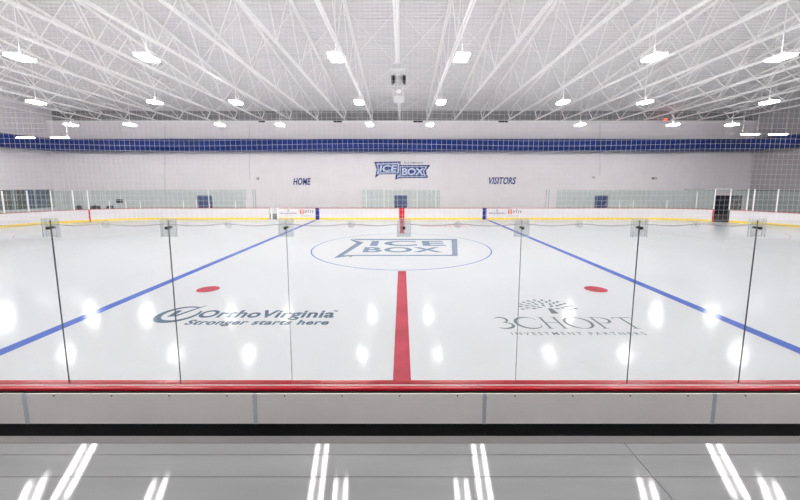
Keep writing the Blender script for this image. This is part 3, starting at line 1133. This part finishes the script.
# ------------------------------------------------------------------ blue fabric duct along the far wall and the end walls
DR = 0.66
DY = WY - DR - 0.25
DZ = at(402, 145.3, DY).z
dx = WX - DR - 0.25
pts = [Vector((-dx, -8, DZ))]
R = 2.2
pts += [Vector((-dx, y, DZ)) for y in (-2, 4, 10, DY - R - 0.6)]
for i in range(13):
    t = math.radians(180 - 90 * i / 12)
    pts.append(Vector((-dx + R + R * math.cos(t), DY - R + R * math.sin(t), DZ)))
pts += [Vector((x, DY, DZ)) for x in range(-32, 33, 4)]
for i in range(13):
    t = math.radians(90 - 90 * i / 12)
    pts.append(Vector((dx - R + R * math.cos(t), DY - R + R * math.sin(t), DZ)))
pts += [Vector((dx, y, DZ)) for y in (DY - R - 0.6, 10, 4, -2, -8)]
duct = empty('air_duct', 'long round blue fabric air duct along the far wall, bending round both corners', 'duct', (0, DY, DZ - DR))
MB().tube(pts, DR, 28).build('sleeve', M['blue_duct'], duct, smooth=True)
for x in range(-32, 33, 8):
    mb = MB().box(x - 0.03, x + 0.03, DY, WY, DZ + DR - 0.03, DZ + DR + 0.03)
    mb.build('bracket', M['navy'], duct)

# ------------------------------------------------------------------ wall sign, lettering and small wall things
SY = WY - 0.06


def wall_text(mb, body, x0, x1, yb, yt, bold, shear, spacing, y, depth=0.03):
    a = at(x0, yb, y); b = at(x1, yt, y)
    sh = text_shape(body, bold, shear, spacing)
    flat(mb, sh, lambda u, v: (a.x + u * (b.x - a.x), y, a.z + v * (b.z - a.z)))


def solid(mb, depth):
    """give flat lettering a thickness towards the wall"""
    me = bpy.data.meshes.new('t'); me.from_pydata(mb.v, [], mb.f)
    bm = bmesh.new(); bm.from_mesh(me)
    r = bmesh.ops.extrude_face_region(bm, geom=bm.faces[:])
    vs = [g for g in r['geom'] if isinstance(g, bmesh.types.BMVert)]
    bmesh.ops.translate(bm, verts=vs, vec=(0, depth, 0))
    out = MB()
    bm.verts.index_update()
    out.v = [tuple(v.co) for v in bm.verts]; out.f = [tuple(v.index for v in f.verts) for f in bm.faces]; out.mi = [0] * len(out.f)
    bm.free(); bpy.data.meshes.remove(me)
    return out


for body, x0, x1, yb, yt, lb in (('HOME', 293.2, 310.6, 184.9, 178.0, 'navy slanted lettering HOME on the far wall'),
                             ('VISITORS', 488.8, 516.2, 184.2, 177.2, 'navy slanted lettering VISITORS on the far wall')):
    mb = MB(); wall_text(mb, body, x0, x1, yb, yt, 0.02, 0.25, 1.05, SY)
    o = solid(mb, 0.05).build('wall_lettering', M['navy'])
    tag(o, lb, 'lettering')

sg = at(402, 170, SY)
sign = empty('wall_sign', 'blue and white banner logo sign reading ICE BOX on the far wall', 'sign', (sg.x, WY, at(402, 179, SY).z))


def WP(x, y, yy=SY):
    return tuple(at(x, y, yy))


def Zc(cx, cy):           # crop coordinates measured on an enlarged view of the sign
    return 340 + cx / 6.667, 150 + cy / 6.667


def sign_poly(pts, m, name, yy, depth, label=None):
    mb = MB(); mb.poly([WP(*Zc(*p), yy) for p in pts])
    o = solid(mb, depth).build(name, m, sign)
    if label: o['label'] = label
    return o


A_ = [(228, 80), (404, 76), (404, 100), (602, 100), (572, 142), (588, 186), (404, 186), (368, 198), (372, 160), (262, 164), (234, 186), (244, 128)]
sign_poly(A_, M['navy'], 'banner', SY, 0.05, 'navy banner outline')
sign_poly([(243, 90), (396, 86), (392, 154), (256, 157), (246, 162), (252, 126)], M['ice_blue'], 'left_panel', SY - 0.01, 0.01, 'pale border of the left panel')
sign_poly([(400, 109), (580, 109), (560, 142), (572, 178), (398, 178), (381, 187), (385, 172), (398, 168)], M['ice_blue'], 'right_panel', SY - 0.01, 0.01, 'pale border of the right panel')
sign_poly([(252, 97), (388, 93), (384, 149), (258, 150)], M['navy'], 'left_field', SY - 0.02, 0.01, 'navy field behind ICE')
sign_poly([(404, 114), (570, 114), (552, 142), (562, 173), (404, 173)], M['navy'], 'right_field', SY - 0.02, 0.01, 'navy field behind BOX')
mb = MB(); x0, y1 = Zc(262, 146); x1, y0 = Zc(380, 100); wall_text(mb, 'ICE', x0, x1, y1, y0, 0.03, 0.12, 1.0, SY - 0.03)
solid(mb, 0.01).build('word', M['ice_blue'], sign)['label'] = 'pale word ICE'
mb = MB(); x0, y1 = Zc(412, 168); x1, y0 = Zc(560, 120); wall_text(mb, 'BOX', x0, x1, y1, y0, 0.03, 0.05, 1.0, SY - 0.03)
solid(mb, 0.01).build('word', M['ice_blue'], sign)['label'] = 'pale word BOX'
mb = MB(); x0, y1 = Zc(428, 91); x1, y0 = Zc(552, 79); wall_text(mb, 'RICHMOND', x0, x1, y1, y0, 0.006, 0, 1.4, SY)
solid(mb, 0.05).build('word', M['print_dark'], sign)['label'] = 'small grey word RICHMOND'


def wall_box(px, py, w, h, d, m, name, lb, cat):
    p = at(px, py, WY)
    e = empty(name, lb, cat, (p.x, WY, p.z - h / 2))
    MB().box(p.x - w / 2, p.x + w / 2, WY - d, WY, p.z - h / 2, p.z + h / 2).build('case', M[m], e, bevel=0.02)
    MB().box(p.x - w * 0.36, p.x + w * 0.36, WY - d - 0.012, WY - d, p.z - h * 0.36, p.z + h * 0.36).build('front_cover', M['strip_grey' if m != 'black_plastic' else 'bag'], e)
    return e


wall_box(258, 178.6, 0.22, 0.24, 0.16, 'print_grey', 'wall_sensor', 'small grey box on the far wall left of the home lettering', 'box')
wall_box(593.5, 177.2, 0.22, 0.24, 0.16, 'print_grey', 'wall_sensor', 'small grey box on the far wall right of the visitors lettering', 'box')
wall_box(653.3, 178.3, 0.36, 0.22, 0.25, 'print_dark', 'wall_speaker', 'small dark speaker on the right part of the far wall', 'speaker')
wall_box(401.5, 178.4, 0.16, 0.2, 0.14, 'print_grey', 'wall_sensor', 'tiny grey box just under the logo sign', 'box')
for i, (x, yt, yb) in enumerate(((165, 124, 194), (249.3, 124, 180), (600, 124, 176), (31.5, 122, 134))):
    a, b = at(x, yt, WY - 0.024), at(x, yb, WY - 0.024)
    o = MB().tube([a, b], 0.022, 8).build('conduit', M['box_grey'] if i < 3 else M['print_grey'])
    tag(o, ('thin grey conduit down the far wall, left of the left navy door', 'thin grey conduit down the far wall, right of the left navy door',
            'thin grey conduit down the far wall, above the right navy door', 'short dark conduit high at the far left')[i], 'conduit')
for i, (x, w) in enumerate(((338, 0.9), (418, 1.0), (503, 1.0), (262, 0.6))):
    p = at(x, 121.3, WY - 0.12)
    e = empty('ledge_vent', ('short black bar on the wall ledge, left of centre', 'short black bar on the wall ledge, just right of centre', 'short black bar on the wall ledge, farther right',
                             'short black bar on the wall ledge, leftmost')[i], 'vent', (p.x, WY - 0.1, LEDGE + 0.1))
    MB().box(p.x - w / 2, p.x + w / 2, WY - 0.22, WY - 0.1, LEDGE - 0.03, LEDGE + 0.10).build('case', M['black_plastic'], e)
    MB().box(p.x - w / 2 + 0.05, p.x + w / 2 - 0.05, WY - 0.23, WY - 0.22, LEDGE + 0.0, LEDGE + 0.05).build('grille', M['bag'], e)
p = at(666, 119.5, WY - 0.15)
e = empty('warning_lamp', 'small red glowing lamp at the top of the far wall, right', 'lamp', (p.x, WY - 0.1, LEDGE + 0.1))
MB().box(p.x - 0.22, p.x + 0.22, WY - 0.14, WY - 0.02, LEDGE + 0.1, LEDGE + 0.16).build('base', M['lamp_body'], e)
MB().tube([(p.x, WY - 0.08, LEDGE + 0.16), (p.x, WY - 0.08, LEDGE + 0.30), (p.x, WY - 0.08, LEDGE + 0.34)], [0.12, 0.12, 0.05], 14).build('lens', M['red_glow'], e)

# ------------------------------------------------------------------ things hung from the middle joist
def hang_box(px0, px1, y_top, y_mid, yd, name, lb, depth):
    Y = CY + yd
    a = at(px0, y_top, Y); b = at(px1, y_mid, Y)
    e = empty(name, lb, 'box', ((a.x + b.x) / 2, Y + depth / 2, b.z))
    MB().box(a.x, b.x, Y, Y + depth, b.z, a.z).build('case', M['box_white'], e, bevel=0.015)
    MB().box(a.x + 0.03, b.x - 0.03, Y - 0.012, Y, b.z + 0.03, a.z - 0.03).build('front_panel', M['box_grey'], e)
    mb = MB()
    for s in (0.2, 0.8):
        x = a.x + (b.x - a.x) * s
        x = max(min(x, JO + 0.09), JO - 0.09)
        mb.bar((x, Y + depth / 2, a.z), (x, Y + depth / 2, BZ + 0.01), 0.03)
    mb.build('hanger', M['steel'], e)
    return e


hang_box(391.6, 405.2, 63, 69.2, 17.2, 'ceiling_box', 'pale box hung under the middle joist, above the black speakers', 0.75)
hang_box(393.2, 404.2, 92, 96.5, 24.0, 'ceiling_box', 'pale box hung under the middle joist, below the black speakers in view', 1.9)
Y = CY + 18.4
c0 = at(398.6, 82, Y)
e = empty('speaker_cluster', 'hanging grey drum with two black speakers on its sides under the middle joist', 'speaker', (c0.x, Y, c0.z - 0.3))
MB().tube([(c0.x, Y, c0.z - 0.42), (c0.x, Y, c0.z - 0.34), (c0.x, Y, c0.z - 0.1), (c0.x, Y, c0.z + 0.22), (c0.x, Y, c0.z + 0.30)], [0.12, 0.25, 0.33, 0.33, 0.2], 20).build('drum', M['box_grey'], e, smooth=True)
for s in (-1, 1):
    cx = c0.x + s * 0.30
    sp = MB().box(cx - 0.09, cx + 0.09, Y - 0.42, Y + 0.05, c0.z - 0.14, c0.z + 0.24).build('speaker_box', M['black_plastic'], e, bevel=0.02)
    MB().tube([(cx, Y - 0.425, c0.z + 0.05), (cx, Y - 0.415, c0.z + 0.05)], 0.07, 16).build('cone', M['bag'], sp)
MB().tube([(c0.x, Y, c0.z + 0.28), (c0.x, Y, BZ + 0.01)], 0.04, 10).build('drop_pole', M['steel'], e)
MB().tube([(c0.x, Y, c0.z - 0.60), (c0.x, Y, c0.z - 0.40)], 0.11, 12).build('lower_neck', M['box_white'], e)
# slack cables from the lower box to the neighbouring joists
for s in (-1, 1):
    a = Vector((JO, CY + 24.9, at(398, 91, CY + 24.9).z + 0.1)); b = Vector((JO + s * JS * 1.0, CY + 24.9, BZ + 0.02))
    pts = [a.lerp(b, i / 12) - Vector((0, 0, -0.12 * math.sin(PI * i / 12))) for i in range(13)]
    o = MB().tube(pts, 0.012, 6).build('stay_cable', M['steel'])
    tag(o, 'thin white stay cable from the lower hung box to the %s joist' % ('left' if s < 0 else 'right'), 'cable', 'stay cables')

pa, na = on_path(sC); pb, nb = on_path(sD)
mb = MB(); a, b = pa + na * 0.02, pb + nb * 0.02
a2 = at(714, 214, WY - 0.3); b2 = at(731, 214, WY - 0.3)
for z, o in ((0.0, 0),): mb.poly([(a.x, a.y, 0.0), (b.x, b.y, 0.0), (b2.x, b2.y, 0.0), (a2.x, a2.y, 0.0)])
solid_mat = MB()
bot = mb.v; n4 = len(bot)
solid_mat.v = [(x, y, -0.003) for x, y, z in bot] + [(x, y, 0.012) for x, y, z in bot]
solid_mat.f = [(3, 2, 1, 0), (4, 5, 6, 7), (0, 1, 5, 4), (1, 2, 6, 5), (2, 3, 7, 6), (3, 0, 4, 7)]; solid_mat.mi = [0] * 6
tag(solid_mat.build('floor_mat', M['black']), 'black rubber mat leading from the dark gateway to the dark door', 'mat')

# ------------------------------------------------------------------ benches and bags behind the left far glass
def bench(x0, x1, y, lb):
    e = empty('bench', lb, 'bench', ((x0 + x1) / 2, y, 0))
    MB().box(x0, x1, y - 0.2, y + 0.2, 0.45, 0.5).build('seat', M['box_grey'], e)
    for x in (x0 + 0.3, x1 - 0.3):
        MB().box(x - 0.03, x + 0.03, y - 0.18, y + 0.18, 0, 0.45).build('leg', M['strip_grey'], e)


bench(-34.4, -25.0, RY + 2.2, 'long low bench behind the left far glass')
bd = ((79, 'dark bag on the left bench, leftmost', 0.42), (95.5, 'dark bag on the left bench, second from the left', 0.8), (110, 'dark bag on the left bench, third from the left', 0.55))
for i, (x, lb, w) in enumerate(bd):
    p = at(x, 207.6, RY + 2.2)
    e = empty('gear_bag', lb, 'bag', (p.x, p.y, 0.5), 'bags on the left bench')
    prof = [(-w / 2, 0), (-w / 2 - 0.03, 0.25), (-w / 2 + 0.06, 0.62), (w / 2 - 0.10, 0.66), (w / 2 + 0.03, 0.22), (w / 2, 0)]
    mb = MB(); mb.poly([(p.x + u, p.y - 0.17, 0.5 + v) for u, v in prof])
    solid(mb, 0.34).build('body', M['bag'], e, bevel=0.04)
    MB().tube([(p.x + 0.12 * math.cos(t), p.y, 1.12 + 0.10 * math.sin(t)) for t in [PI * k / 8 for k in range(9)]], 0.014, 6).build('handle', M['black_plastic'], e)
p = at(119.3, 201.3, RY + 2.6)
e = empty('stand_speaker', 'black box on a white stand behind the left far glass', 'speaker', (p.x, p.y, 0))
MB().box(p.x - 0.22, p.x + 0.22, p.y - 0.16, p.y + 0.16, p.z - 0.16, p.z + 0.2).build('box', M['black_plastic'], e, bevel=0.02)
MB().tube([(p.x, p.y, 0.02), (p.x, p.y, p.z - 0.16)], 0.09, 10).build('pole', M['box_white'], e)
MB().box(p.x - 0.2, p.x + 0.2, p.y - 0.2, p.y + 0.2, 0, 0.03).build('foot', M['box_grey'], e)

# ------------------------------------------------------------------ render look
wd = bpy.data.worlds.new('world'); S.world = wd
wd.use_nodes = True
wd.node_tree.nodes['Background'].inputs['Color'].default_value = (0.8, 0.85, 1, 1)
wd.node_tree.nodes['Background'].inputs['Strength'].default_value = 0.05
S.view_settings.view_transform = 'Standard'
S.view_settings.look = 'None'
S.view_settings.gamma = 1
S.view_settings.exposure = 1.06
S.view_settings.use_curve_mapping = False
S.cycles.use_denoising = True
S.cycles.max_bounces = 16
S.cycles.diffuse_bounces = 12
S.cycles.glossy_bounces = 4
S.cycles.transmission_bounces = 4
S.cycles.transparent_max_bounces = 32
S.cycles.caustics_reflective = False
S.cycles.sample_clamp_indirect = 6
